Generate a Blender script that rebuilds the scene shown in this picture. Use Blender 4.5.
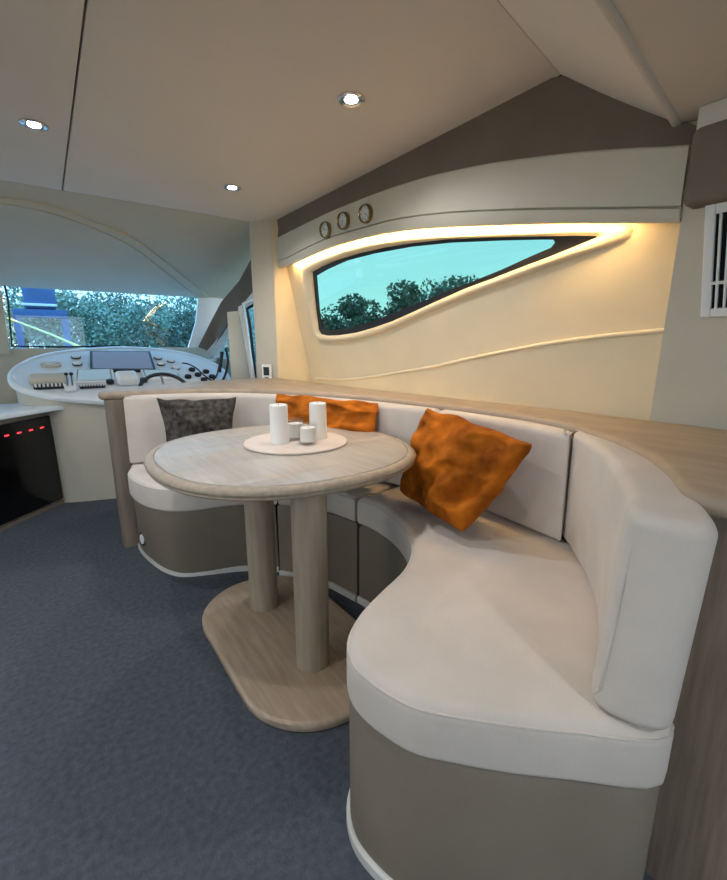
import bpy, bmesh, math, random
from mathutils import Vector, Matrix
from mathutils.geometry import tessellate_polygon
from mathutils import noise
R = math.radians
random.seed(4)
scene = bpy.context.scene
COL = scene.collection
for o in list(bpy.data.objects): bpy.data.objects.remove(o)

# ------------------------------------------------------------ camera
cd = bpy.data.cameras.new('camera'); cam = bpy.data.objects.new('camera', cd); COL.objects.link(cam)
cam.location = (0, 0, 1.1); cam.rotation_euler = (R(90 - 12.6), 0, R(-36))
cd.sensor_fit = 'VERTICAL'; cd.sensor_height = 36; cd.lens = 436 * 36 / 880; cd.clip_start = .02; cd.clip_end = 500
scene.camera = cam
# ------------------------------------------------------------ world, exposure
vs = scene.view_settings
vs.view_transform = 'Standard'; vs.look = 'None'; vs.gamma = 1; vs.use_curve_mapping = False; vs.exposure = 1.15
w = bpy.data.worlds.new('sky'); scene.world = w; w.use_nodes = True
nt = w.node_tree; nt.nodes.clear()
wo = nt.nodes.new('ShaderNodeOutputWorld'); bg = nt.nodes.new('ShaderNodeBackground'); bg.inputs[1].default_value = 1.55
tc = nt.nodes.new('ShaderNodeTexCoord'); sx = nt.nodes.new('ShaderNodeSeparateXYZ'); cr = nt.nodes.new('ShaderNodeValToRGB')
nt.links.new(tc.outputs['Generated'], sx.inputs[0]); nt.links.new(sx.outputs['Z'], cr.inputs[0])
cr.color_ramp.elements[0].position = 0; cr.color_ramp.elements[0].color = (.74, .87, .98, 1)
cr.color_ramp.elements[1].position = .6; cr.color_ramp.elements[1].color = (.36, .58, .88, 1)
nz = nt.nodes.new('ShaderNodeTexNoise'); nz.inputs['Scale'].default_value = 3.5; nz.inputs['Detail'].default_value = 5
mp = nt.nodes.new('ShaderNodeMapping'); mp.inputs['Scale'].default_value = (1, 1, 3)
nt.links.new(tc.outputs['Generated'], mp.inputs[0]); nt.links.new(mp.outputs[0], nz.inputs[0])
mc = nt.nodes.new('ShaderNodeMix'); mc.data_type = 'RGBA'; mc.inputs['B'].default_value = (.9, .93, .95, 1)
r2 = nt.nodes.new('ShaderNodeValToRGB'); r2.color_ramp.elements[0].position = .45; r2.color_ramp.elements[1].position = .75
r2.color_ramp.elements[1].color = (.6, .6, .6, 1)
nt.links.new(nz.outputs[0], r2.inputs[0]); nt.links.new(r2.outputs[0], mc.inputs['Factor'])
nt.links.new(cr.outputs[0], mc.inputs['A']); nt.links.new(mc.outputs['Result'], bg.inputs[0]); nt.links.new(bg.outputs[0], wo.inputs[0])

LIGHT_W = 7.8; COVE = 40.0

# ------------------------------------------------------------ materials
def s2l(c): return tuple(((v / 255 + .055) / 1.055) ** 2.4 if v / 255 > .04045 else v / 255 / 12.92 for v in c) + (1,)
def mat(name, rgb, rough=.6, metal=0, var=.06, vscale=6, bump=0, bscale=200, sheen=0, spec=.5, stretch=None, coat=0, rgb2=None):
    m = bpy.data.materials.new(name); m.use_nodes = True; nt = m.node_tree; b = nt.nodes['Principled BSDF']
    b.inputs['Roughness'].default_value = rough; b.inputs['Metallic'].default_value = metal
    b.inputs['Specular IOR Level'].default_value = spec; b.inputs['Coat Weight'].default_value = coat
    if sheen: b.inputs['Sheen Weight'].default_value = sheen; b.inputs['Sheen Roughness'].default_value = .4; b.inputs['Sheen Tint'].default_value = s2l(rgb2 or rgb)
    t = nt.nodes.new('ShaderNodeTexCoord'); mpn = nt.nodes.new('ShaderNodeMapping'); n = nt.nodes.new('ShaderNodeTexNoise')
    n.inputs['Scale'].default_value = vscale; n.inputs['Detail'].default_value = 6
    if stretch: mpn.inputs['Scale'].default_value = stretch
    nt.links.new(t.outputs['Object'], mpn.inputs[0]); nt.links.new(mpn.outputs[0], n.inputs[0])
    ramp = nt.nodes.new('ShaderNodeValToRGB'); c = s2l(rgb); d = s2l(rgb2) if rgb2 else c
    ramp.color_ramp.elements[0].position = .3; ramp.color_ramp.elements[1].position = .7
    ramp.color_ramp.elements[0].color = tuple(v * (1 - var) for v in c[:3]) + (1,)
    ramp.color_ramp.elements[1].color = tuple(min(1, v * (1 + var)) for v in d[:3]) + (1,)
    nt.links.new(n.outputs[0], ramp.inputs[0]); nt.links.new(ramp.outputs[0], b.inputs['Base Color'])
    if bump:
        n2 = nt.nodes.new('ShaderNodeTexNoise'); n2.inputs['Scale'].default_value = bscale; n2.inputs['Detail'].default_value = 2
        nt.links.new(mpn.outputs[0], n2.inputs[0])
        bn = nt.nodes.new('ShaderNodeBump'); bn.inputs['Strength'].default_value = bump; bn.inputs['Distance'].default_value = .002
        nt.links.new(n2.outputs[0], bn.inputs['Height']); nt.links.new(bn.outputs[0], b.inputs['Normal'])
    return m
def emit(name, rgb, st):
    m = bpy.data.materials.new(name); m.use_nodes = True; b = m.node_tree.nodes['Principled BSDF']
    b.inputs['Base Color'].default_value = (.02, .02, .02, 1); b.inputs['Emission Color'].default_value = tuple(rgb) + (1,); b.inputs['Emission Strength'].default_value = st
    return m
def glass(name, tint, gloss=.06):
    m = bpy.data.materials.new(name); m.use_nodes = True; nt = m.node_tree; nt.nodes.clear()
    o = nt.nodes.new('ShaderNodeOutputMaterial'); t = nt.nodes.new('ShaderNodeBsdfTransparent'); g = nt.nodes.new('ShaderNodeBsdfGlossy')
    t.inputs[0].default_value = tuple(tint) + (1,); g.inputs['Roughness'].default_value = .02
    mx = nt.nodes.new('ShaderNodeMixShader'); mx.inputs[0].default_value = gloss
    nt.links.new(t.outputs[0], mx.inputs[1]); nt.links.new(g.outputs[0], mx.inputs[2]); nt.links.new(mx.outputs[0], o.inputs[0])
    return m
M = dict(
    carpet=mat('carpet', (74, 80, 89), .95, var=.12, vscale=55, bump=1, bscale=170, spec=.1, rgb2=(82, 88, 97)),
    ceiling=mat('ceiling_vinyl', (216, 209, 200), .7, var=.02, vscale=3, bump=.15, bscale=300, spec=.25),
    cream=mat('cream_vinyl', (222, 208, 178), .55, var=.03, bump=.15, bscale=250, spec=.3),
    grey=mat('pale_grey_vinyl', (196, 192, 178), .6, var=.03, bump=.15, bscale=250, spec=.3),
    brown=mat('brown_suede', (122, 111, 101), .9, var=.06, bump=.4, bscale=300, spec=.1),
    fabric=mat('seat_fabric', (200, 192, 184), .92, var=.05, vscale=9, bump=.5, bscale=420, spec=.15, sheen=.15),
    taupe=mat('taupe_leather', (122, 113, 100), .55, var=.06, bump=.4, bscale=220, spec=.35),
    kick=mat('white_kick', (208, 208, 204), .4),
    oak=mat('limed_oak', (166, 147, 126), .42, var=.08, vscale=7, bump=.25, bscale=40, stretch=(9, .8, 9), rgb2=(176, 158, 138)),
    oak_v=mat('limed_oak_upright', (156, 142, 124), .5, var=.08, vscale=7, bump=.08, bscale=40, stretch=(9, 9, .8), rgb2=(164, 150, 133)),
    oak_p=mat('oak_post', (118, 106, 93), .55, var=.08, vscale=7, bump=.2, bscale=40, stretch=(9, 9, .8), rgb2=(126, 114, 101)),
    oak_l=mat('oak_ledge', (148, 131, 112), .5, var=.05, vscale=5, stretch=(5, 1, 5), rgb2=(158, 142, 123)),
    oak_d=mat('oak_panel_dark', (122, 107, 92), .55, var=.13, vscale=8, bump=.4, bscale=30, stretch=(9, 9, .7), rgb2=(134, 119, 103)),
    oaktop=mat('table_oak', (170, 163, 154), .42, var=.05, vscale=7, bump=.08, bscale=40, stretch=(9, .8, 9), rgb2=(178, 171, 163), spec=.5),
    orange=mat('orange_velvet', (138, 72, 13), .85, var=.38, vscale=10, bump=.6, bscale=90, sheen=.5, spec=.1, rgb2=(172, 96, 24)),
    fur=mat('grey_fur', (60, 57, 55), .95, var=.45, vscale=40, bump=1, bscale=140, spec=.05, rgb2=(78, 74, 71), sheen=.3),
    white=mat('white_wax', (238, 236, 232), .5, var=.01, spec=.4),
    tray=mat('tray_stone', (214, 200, 190), .5, var=.04, vscale=20),
    chrome=mat('chrome', (200, 200, 205), .18, metal=1, var=.02),
    brass=mat('aged_brass', (150, 134, 96), .25, metal=1, var=.1),
    gel=mat('console_gelcoat', (220, 228, 234), .35, var=.02, spec=.5),
    gelw=mat('white_plastic', (226, 228, 228), .35, var=.01),
    black=mat('black_gloss', (8, 8, 9), .12, var=.0),
    rubber=mat('black_plastic', (22, 23, 26), .5, var=.1),
    dark=mat('dark_gap', (24, 22, 20), .9, var=.1),
    blue=mat('blue_paint', (58, 92, 142), .5, var=.15, vscale=3),
    yellow=mat('yellow_rope', (226, 214, 130), .6),
    bark=mat('bark', (70, 60, 48), .9, var=.3, vscale=10),
    leafa=mat('leaf_mid_haze', (104, 138, 120), .7, var=.3, vscale=2, rgb2=(140, 168, 150)),  # pale bluish distance haze mixed into the leaf colour
    leafb=mat('leaf_dark_haze', (74, 98, 88), .7, var=.35, vscale=2, rgb2=(100, 124, 108)),  # darker foliage, its colour also carries the bluish haze
    grass=mat('quay_ground', (90, 108, 84), .95, var=.3, vscale=.6),
    hull=mat('hull_outer', (150, 150, 148), .6),
    led=emit('led_cool', (.80, .90, 1.0), 30),
    cove=emit('led_warm', (1.0, .66, .29), COVE),
    redd=emit('red_digits', (1.0, .04, .06), 1.0),
    lcd=emit('navigation_display', (.12, .16, .24), .40),
    lcd2=emit('small_display', (.40, .60, .72), .25),
    glass_side=glass('tinted_side_glass', (.37, .56, .515), .04),
    glass_ws=glass('windscreen_glass', (.62, .84, .95), .05),
    glass_c=glass('clear_glass', (.985, .99, .99), .08),
)

# ------------------------------------------------------------ helpers
def mesh(name, verts, faces, m, parent=None, smooth=False, angle=40):
    me = bpy.data.meshes.new(name); me.from_pydata([tuple(v) for v in verts], [], faces); me.validate()
    bm = bmesh.new(); bm.from_mesh(me); bmesh.ops.remove_doubles(bm, verts=bm.verts, dist=1e-6)
    bmesh.ops.recalc_face_normals(bm, faces=bm.faces); bm.to_mesh(me); bm.free()
    me.materials.append(m)
    o = bpy.data.objects.new(name, me); COL.objects.link(o)
    if smooth:
        for p in me.polygons: p.use_smooth = True
        me.set_sharp_from_angle(angle=R(angle))
    if parent:
        o.parent = parent; o.matrix_parent_inverse = Matrix.Translation(-world_loc(parent))
    return o
def world_loc(o):
    v = Vector((0, 0, 0))
    while o: v = v + o.location; o = o.parent if o.type == 'EMPTY' else None
    return v
def rel(o, parent): pass
def tag(o, label=None, cat=None, group=None, kind=None):
    if label: o['label'] = label
    if cat: o['category'] = cat
    if group: o['group'] = group
    if kind: o['kind'] = kind
    return o
def thing(name, loc, label, cat, group=None):
    o = bpy.data.objects.new(name, None); COL.objects.link(o); o.location = loc; o.empty_display_size = .05
    return tag(o, label, cat, group)
def struct(o, label=None): o['kind'] = 'structure'; return tag(o, label)
def spline(pts, n=6, closed=True):
    out = []; N = len(pts); P = [Vector(p) for p in pts]
    rng = N if closed else N - 1
    for i in range(rng):
        if closed: a, b, c, d = P[i - 1], P[i], P[(i + 1) % N], P[(i + 2) % N]
        else: a, b, c, d = P[max(i - 1, 0)], P[i], P[i + 1], P[min(i + 2, N - 1)]
        for k in range(n):
            t = k / n
            out.append(.5 * ((2 * b) + (c - a) * t + (2 * a - 5 * b + 4 * c - d) * t * t + (3 * b - a - 3 * c + d) * t ** 3))
    if not closed: out.append(P[-1])
    return out
def area(o): return .5 * sum(o[i - 1][0] * o[i][1] - o[i][0] * o[i - 1][1] for i in range(len(o)))
def inset(o, d):
    """offset of a closed counter-clockwise plan outline towards its inside"""
    N = len(o); out = []
    for i in range(N):
        a, b, c = Vector(o[i - 1][:2]), Vector(o[i][:2]), Vector(o[(i + 1) % N][:2])
        e1 = (b - a); e2 = (c - b)
        if e1.length < 1e-7: e1 = e2
        if e2.length < 1e-7: e2 = e1
        e1.normalize(); e2.normalize()
        n = Vector((-e1.y - e2.y, e1.x + e2.x))
        if n.length < 1e-4: n = Vector((-e1.y, e1.x))
        n.normalize(); k = max(.55, n.dot(Vector((-e1.y, e1.x))))
        out.append(b + n * (d / k))
    return out
def ccw(o):
    o = [Vector(p[:2]) for p in o]
    return o if area(o) > 0 else o[::-1]
def rings(name, ob, prof, m, parent=None, ot=None, xf=None, smooth=True, angle=45, cap=True, zf=None):
    """closed solid from a plan outline; prof = [(inset, z)], ob/ot outlines at the lowest/highest z"""
    ob2 = [Vector(p[:2]) for p in ob]; ot2 = [Vector(p[:2]) for p in ot] if ot else ob2
    if area(ob2) < 0: ob2 = ob2[::-1]; ot2 = ot2[::-1]
    zs = [p[1] for p in prof]; z0, z1 = min(zs), max(zs); V = []; F = []; N = len(ob2)
    for d, z in prof:
        t = (z - z0) / (z1 - z0) if z1 > z0 else 0
        o = [a.lerp(b, t) for a, b in zip(ob2, ot2)]
        for p in inset(o, d): V.append(Vector((p.x, p.y, z)))
    for k in range(len(prof) - 1):
        for i in range(N):
            j = (i + 1) % N; F.append((k * N + i, k * N + j, (k + 1) * N + j, (k + 1) * N + i))
    if cap:
        for k, rev in ((0, True), (len(prof) - 1, False)):
            tri = tessellate_polygon([[V[k * N + i] for i in range(N)]])
            for t in tri: F.append(tuple(k * N + i for i in t))
    if zf: V = [Vector((v.x, v.y, zf(v))) for v in V]
    if xf: V = [xf @ v for v in V]
    return mesh(name, V, F, m, parent, smooth, angle)
def rnd(z0, z1, rt, rb, n=5):
    """rounded cushion profile from the bottom up"""
    out = []
    for k in range(n + 1):
        a = k / n * math.pi / 2; out.append((rb * (1 - math.sin(a)), z0 + rb * (1 - math.cos(a))))
    for k in range(n + 1):
        a = k / n * math.pi / 2; out.append((rt * (1 - math.cos(a)), z1 - rt * (1 - math.sin(a))))
    if rb == 0: out = out[n:]
    return out
def ell(cx, cy, a, b, n=32, p=2.0):
    out = []
    for i in range(n):
        t = 2 * math.pi * i / n; c, s = math.cos(t), math.sin(t)
        out.append(Vector((cx + a * math.copysign(abs(c) ** (2 / p), c), cy + b * math.copysign(abs(s) ** (2 / p), s))))
    return out
def rect(x0, y0, x1, y1, r=0, n=4):
    if r == 0: return [Vector(p) for p in ((x0, y0), (x1, y0), (x1, y1), (x0, y1))]
    out = []
    for cx, cy, a0 in ((x1 - r, y0 + r, -90), (x1 - r, y1 - r, 0), (x0 + r, y1 - r, 90), (x0 + r, y0 + r, 180)):
        for k in range(n + 1):
            a = R(a0 + 90 * k / n); out.append(Vector((cx + r * math.cos(a), cy + r * math.sin(a))))
    return out
def box(name, x0, y0, z0, x1, y1, z1, m, parent=None, r=0, xf=None):
    r_ = min(r, abs(x1 - x0) / 2.01, abs(y1 - y0) / 2.01, abs(z1 - z0) / 2.01)
    if r_ <= 0: return rings(name, rect(x0, y0, x1, y1), [(0, z0), (0, z1)], m, parent, xf=xf, smooth=False)
    return rings(name, rect(x0, y0, x1, y1, r_), rnd(z0, z1, r_, r_, 3), m, parent, xf=xf)
def tube(name, pts, r, m, parent=None, seg=8, closed=False, ends=None):
    P = [Vector(p) for p in pts]; N = len(P); V = []; F = []
    up = Vector((0, 0, 1)); prev = None
    for i in range(N):
        t = (P[(i + 1) % N] - P[i - 1]) if closed else (P[min(i + 1, N - 1)] - P[max(i - 1, 0)])
        t.normalize()
        a = (prev - t * prev.dot(t)) if prev else (t.cross(up) if abs(t.dot(up)) < .95 else t.cross(Vector((1, 0, 0))))
        a.normalize(); prev = a; b = t.cross(a)
        rr = r[i] if isinstance(r, list) else r
        for k in range(seg):
            an = 2 * math.pi * k / seg; V.append(P[i] + (a * math.cos(an) + b * math.sin(an)) * rr)
    for i in range(N if closed else N - 1):
        j = (i + 1) % N
        for k in range(seg):
            l = (k + 1) % seg; F.append((i * seg + k, i * seg + l, j * seg + l, j * seg + k))
    if not closed: F.append(tuple(range(seg))[::-1]); F.append(tuple((N - 1) * seg + k for k in range(seg)))
    return mesh(name, V, F, m, parent, True, 60)
def frame_xf(o, zdir, xhint=(0, 0, 1)):
    z = Vector(zdir).normalized(); x = Vector(xhint)
    if abs(z.dot(x.normalized())) > .98: x = Vector((1, 0, 0)) if abs(z.x) < .9 else Vector((0, 1, 0))
    x = x; x = (x - z * x.dot(z)).normalized(); y = z.cross(x)
    m = Matrix((x, y, z)).transposed().to_4x4(); m.translation = Vector(o); return m
def disc(name, o, zdir, prof, m, parent=None, n=24, xf=None):
    """turned solid: prof = [(radius, height)] along zdir"""
    xf = xf or frame_xf(o, zdir); V = []; F = []
    for r, h in prof:
        for i in range(n):
            a = 2 * math.pi * i / n; V.append(xf @ Vector((r * math.cos(a), r * math.sin(a), h)))
    for k in range(len(prof) - 1):
        for i in range(n):
            j = (i + 1) % n; F.append((k * n + i, k * n + j, (k + 1) * n + j, (k + 1) * n + i))
    F.append(tuple(range(n))); F.append(tuple((len(prof) - 1) * n + i for i in range(n)))
    return mesh(name, V, F, m, parent, True, 35)
def plate(name, pts, thick, m, parent=None, nrm=None, holes=(), smooth=False):
    """flat polygon (3D points, roughly planar) given thickness along nrm"""
    P = [Vector(p) for p in pts]; n = Vector(nrm).normalized(); loops = [P] + [[Vector(p) for p in h] for h in holes]
    tri = tessellate_polygon(loops); allp = [p for l in loops for p in l]; K = len(allp)
    V = allp + [p + n * thick for p in allp]
    F = [tuple(t) for t in tri] + [tuple(i + K for i in t)[::-1] for t in tri]
    b = 0
    for l in loops:
        for i in range(len(l)):
            j = (i + 1) % len(l); F.append((b + i, b + j, b + j + K, b + i + K))
        b += len(l)
    return mesh(name, V, F, m, parent, smooth)
def sheet(name, rows, m, parent=None, thick=0, nrm=(1, 0, 0), smooth=True):
    """surface lofted through rows of 3D points with equal counts, with thickness"""
    n = len(rows[0]); Rn = len(rows); V = [Vector(p) for r in rows for p in r]; F = []
    for i in range(Rn - 1):
        for j in range(n - 1): F.append((i * n + j, i * n + j + 1, (i + 1) * n + j + 1, (i + 1) * n + j))
    if thick:
        K = len(V); V += [v + Vector(nrm) * thick for v in V]; F += [tuple(i + K for i in f)[::-1] for f in F]
        bd = [(0 * n + j, 0 * n + j + 1) for j in range(n - 1)] + [((Rn - 1) * n + j, (Rn - 1) * n + j + 1) for j in range(n - 1)]
        bd += [(i * n, (i + 1) * n) for i in range(Rn - 1)] + [(i * n + n - 1, (i + 1) * n + n - 1) for i in range(Rn - 1)]
        for a, b in bd: F.append((a, b, b + K, a + K))
    return mesh(name, V, F, m, parent, smooth, 30)
def resample(pts, n, closed=False):
    P = [Vector(p) for p in pts]
    if closed: P = P + [P[0]]
    L = [0]
    for a, b in zip(P, P[1:]): L.append(L[-1] + (b - a).length)
    out = []
    for k in range(n):
        s = L[-1] * k / (n if closed else n - 1); i = 0
        while i < len(L) - 2 and L[i + 1] < s: i += 1
        t = (s - L[i]) / max(1e-9, L[i + 1] - L[i]); out.append(P[i].lerp(P[i + 1], min(1, t)))
    return out

# ============================================================ SETTING
WX = lambda z: 1.62 - .23 * (z - .85)           # starboard lining leans inboard towards the top
PX = lambda z: 1.585 - .333 * (z - .85)
fl = struct(box('floor', -2.7, -3.2, -.06, 1.9, 4.5, 0, M['carpet']), 'dark blue-grey short pile carpet floor')
ceil = thing('ceiling', (0, 0, 1.9), None, None); del_ = [ceil.pop(k) for k in list(ceil.keys())]
struct(ceil)
rings('panel', [(-2.7, .10), (.190, .664), (.205, 3.05), (-2.7, 3.05)], [(.003, 1.9), (0, 1.903), (0, 1.93)], M['ceiling'], ceil, smooth=False)
rings('panel', [(.196, .665), (.99, .82), (1.40, .896), (1.40, 3.05), (.211, 3.05)], [(.003, 1.9), (0, 1.903), (0, 1.93)], M['ceiling'], ceil, smooth=False)
box('backing', -2.7, .1, 1.934, 1.9, 3.1, 1.96, M['dark'], ceil)
# aft ceiling, lower, with the curved fascia that steps up to the main one
aft = [(-2.7, -.15), (.80, .46), (1.46, .565), (1.6, .55), (1.6, -3.2), (-2.7, -3.2)]
rings('aft_panel', aft, [(0, 1.655), (0, 1.70)], M['ceiling'], ceil, smooth=False)
NR = 8; rows = []
lowA = resample([(-2.7, -.15, 1.655), (.80, .46, 1.655), (1.46, .565, 1.655)], 12); hiA = resample([(-2.7, .10, 1.9), (.99, .82, 1.9), (1.395, .895, 1.9)], 12)
for i in range(NR + 1):
    t = i / NR; row = []
    for a, b in zip(lowA, hiA):
        p = a.lerp(b, t); p.z -= .004 * math.sin(math.pi * t); row.append(p)
    rows.append(row)
sheet('fascia', rows, M['ceiling'], ceil, .03, (0, 0, 1))
tube('seam_roll', [p + Vector((0, .004, .004)) for p in lowA], .012, M['ceiling'], ceil, 10)
# forward sloping headliner over the helm
zs = lambda y: 1.9 - .31 * (y - 3.05)
rows = []
for y_, xr in ((3.052, 1.75), (3.3, 1.75), (3.6, 1.75), (4.0, 1.75), (4.15, 1.75), (4.32, 1.75)):
    rows.append([(xx, y_, zs(y_) + (0.0)) for xx in (-2.7, -1.5, -.6, 0, .5, .9, xr)])
sheet('headliner', rows, M['grey'], ceil, .03, (0, 0, 1))
rib = spline([(-0.302,3.194,1.855),(-0.068,3.194,1.855),(0.149,3.209,1.851),(0.400,3.323,1.815),(0.612,3.458,1.773),(0.894,3.771,1.676),(1.329,4.295,1.514)], 5, False)
rib = [p - Vector((0, 0, .000)) for p in rib]
tube('arch_rib', rib, .011, M['grey'], ceil, 8)
rib2 = spline([(-0.308,3.228,1.845),(-0.074,3.250,1.838),(0.148,3.279,1.829),(0.404,3.402,1.791),(0.626,3.575,1.737),(0.877,3.876,1.644),(1.247,4.329,1.503)], 5, False)
tube('arch_rib', rib2, .006, M['grey'], ceil, 6)
light_block = struct(box('ceiling_light_block', -2.75, -3.25, 1.99, 1.95, 3.2, 2.03, M['hull']))  # unseen slab, put in to keep sky light out of the cabin

# starboard wall with the swept window
win_out = [(1.452,2.710,1.579),(1.448,2.580,1.597),(1.446,2.439,1.606),(1.445,2.215,1.611),(1.446,1.977,1.608),(1.450,1.701,1.589),(1.457,1.445,1.560),(1.466,1.186,1.521),(1.472,0.974,1.492),(1.478,0.799,1.468),(1.481,0.707,1.453),(1.483,0.675,1.444),(1.487,0.666,1.427),(1.491,0.677,1.409),(1.494,0.721,1.397),(1.497,0.799,1.386),(1.500,0.903,1.370),(1.505,1.022,1.348),(1.511,1.157,1.323),(1.518,1.314,1.294),(1.527,1.497,1.256),(1.536,1.676,1.215),(1.545,1.841,1.176),(1.553,2.026,1.142),(1.559,2.234,1.115),(1.562,2.466,1.103),(1.560,2.655,1.110),(1.551,2.719,1.151),(1.520,2.727,1.284),(1.483,2.721,1.444)]
win_in = [(1.462,2.581,1.539),(1.458,2.462,1.553),(1.456,2.297,1.565),(1.455,2.071,1.569),(1.456,1.846,1.564),(1.459,1.612,1.548),(1.464,1.404,1.528),(1.471,1.179,1.497),(1.478,0.991,1.468),(1.483,0.859,1.447),(1.485,0.805,1.437),(1.486,0.783,1.433),(1.487,0.776,1.429),(1.488,0.789,1.426),(1.489,0.822,1.419),(1.492,0.881,1.407),(1.495,0.955,1.393),(1.499,1.054,1.376),(1.505,1.184,1.352),(1.511,1.343,1.325),(1.519,1.511,1.288),(1.528,1.684,1.249),(1.537,1.849,1.212),(1.544,2.033,1.181),(1.550,2.220,1.156),(1.552,2.414,1.144),(1.553,2.562,1.143),(1.550,2.636,1.153),(1.543,2.656,1.183),(1.517,2.638,1.299),(1.487,2.613,1.428)]
wall = thing('wall_starboard', (1.62, 1.7, .85), None, None); [wall.pop(k) for k in list(wall.keys())]; struct(wall)
bd = [(.40, .72), (.40, 1.70), (3.0, 1.70), (3.0, .72)]
bp3 = [(WX(z), y, z) for y, z in bd]
plate('lining', bp3, .02, M['cream'], wall, (1, 0, .23), holes=[win_out])
# lower padded panel under a sweeping seam
seam = spline([(1.621,2.828,0.845),(1.617,2.435,0.863),(1.608,2.095,0.904),(1.599,1.857,0.941),(1.589,1.578,0.985),(1.578,1.348,1.031),(1.569,1.131,1.070),(1.562,0.931,1.102),(1.557,0.766,1.122),(1.555,0.640,1.133),(1.553,0.552,1.140)], 4, False)
low = [Vector(p) for p in seam] + [Vector((WX(.80), seam[-1].y, .80)), Vector((WX(.80), seam[0].y, .80))]
plate('padded_panel', [p - Vector((.012, 0, .003)) for p in low], .011, M['cream'], wall, (1, 0, .23))
tube('piping', [p - Vector((.010, 0, .003)) for p in seam], .008, M['cream'], wall, 8)
# window frame, glass
wf = thing('window_1', (1.5, 1.9, 1.3), None, None); [wf.pop(k) for k in list(wf.keys())]; struct(wf)
nw = Vector((-1, 0, -.23)).normalized(); K = len(win_out)
def lp(l): return [Vector(p) for p in l]
A, B = lp(win_out), lp(win_in)
prof = [(0, -.002), (.12, .012), (.35, .019), (.65, .019), (.9, .010), (1, -.002), (1, -.02)]
V = []; F = []
for t, h in prof:
    for a, b in zip(A, B): V.append(a.lerp(b, t) + nw * h)
for k in range(len(prof) - 1):
    for i in range(K):
        j = (i + 1) % K; F.append((k * K + i, k * K + j, (k + 1) * K + j, (k + 1) * K + i))
mesh('window_frame', V, F, M['cream'], wf, True, 50)
glass_in = [(1.468,2.543,1.511),(1.464,2.413,1.530),(1.459,2.186,1.550),(1.459,1.933,1.549),(1.462,1.642,1.536),(1.468,1.395,1.513),(1.475,1.143,1.479),(1.481,0.976,1.454),(1.483,0.934,1.447),(1.485,0.927,1.437),(1.488,0.943,1.423),(1.492,1.018,1.408),(1.499,1.152,1.378),(1.505,1.307,1.349),(1.513,1.487,1.317),(1.522,1.699,1.278),(1.530,1.909,1.240),(1.538,2.103,1.205),(1.544,2.320,1.182),(1.545,2.524,1.174),(1.542,2.607,1.189),(1.514,2.594,1.309)]
back = [p - nw * .012 for p in B]
plate('black_border', back, .004, M['rubber'], wf, -nw, holes=[[Vector(p) - nw * .012 for p in glass_in]])
plate('window_glass', [Vector(p) - nw * .014 for p in glass_in], .003, M['glass_side'], wf, -nw)
# valance over the window, hides the warm strip
top = [(1.381,2.909,1.887),(1.381,2.210,1.889),(1.381,1.629,1.891),(1.380,1.335,1.892),(1.380,1.105,1.893),(1.380,0.990,1.892),(1.380,0.878,1.892)]
bor = [(1.385,2.896,1.786),(1.385,2.219,1.800),(1.385,1.631,1.782),(1.385,1.230,1.739),(1.385,0.902,1.679),(1.385,0.685,1.629),(1.385,0.521,1.584)]
tp = [(1.392, p[1], 1.9) for p in [(1.404,2.956,1.900),(1.400,2.241,1.900),(1.396,1.647,1.900),(1.394,1.348,1.900),(1.392,1.115,1.900),(1.395,1.000,1.900),(1.395,0.887,1.900)]]
n_ = 40
bor_s = resample(spline(bor, 4, False), n_)
tp_s = resample(tp + [(1.42, .74, 1.79), (1.455, .57, 1.66)], n_)
# match border and top by y so that the strips stay upright
def at_y(line, y):
    L = sorted([Vector(p) for p in line], key=lambda p: p.y)
    if y <= L[0].y: return L[0].copy()
    for a, b in zip(L, L[1:]):
        if a.y <= y <= b.y: return a.lerp(b, (y - a.y) / max(1e-9, b.y - a.y))
    return L[-1].copy()
lipc = [(1.400,2.778,1.595),(1.400,2.480,1.613),(1.400,2.249,1.622),(1.400,1.957,1.618),(1.400,1.643,1.597),(1.400,1.334,1.556),(1.400,1.089,1.515),(1.400,0.856,1.474),(1.400,0.669,1.438),(1.400,0.506,1.406)]
seamc = [(1.390,2.754,1.640),(1.390,2.460,1.660),(1.390,2.231,1.670),(1.390,1.943,1.661),(1.390,1.633,1.644),(1.390,1.327,1.603),(1.390,1.085,1.559),(1.390,0.854,1.513),(1.390,0.668,1.473),(1.390,0.507,1.439)]
ys = [.512 + (2.92 - .512) * i / 47 for i in range(48)]
T_ = [at_y(tp + [(1.41, .74, 1.79), (1.425, .50, 1.625)], y) for y in ys]
for t, y in zip(T_, ys): t.y = y
def colm(line, x):
    s_ = spline(line, 4, False); out = []
    for y in ys:
        p = at_y(s_, y); out.append(Vector((x, y, p.z)))
    return out
B_ = colm(bor, 1.388); S_ = colm(seamc, 1.388); L_ = colm(lipc, 1.40)
for i, y in enumerate(ys):                      # past its own ends every line keeps its last height
    if B_[i].z > T_[i].z - .004: B_[i].z = T_[i].z - .004
sheet('brown_panel', [[t + Vector((-.002, 0, 0)) for t in T_], [t.lerp(b, .5) + Vector((.006, 0, 0)) for t, b in zip(T_, B_)], B_], M['brown'], wall, .015, (1, 0, 0))
val = [[b + Vector((-.004, 0, 0)) for b in B_], [b + Vector((-.010, 0, -.006)) for b in B_], [b.lerp(s, .5) + Vector((-.010, 0, 0)) for b, s in zip(B_, S_)], [s + Vector((-.008, 0, .004)) for s in S_], [s + Vector((.0, 0, .0005)) for s in S_]]
sheet('valance', val, M['grey'], wall, .012, (1, 0, 0))
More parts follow.
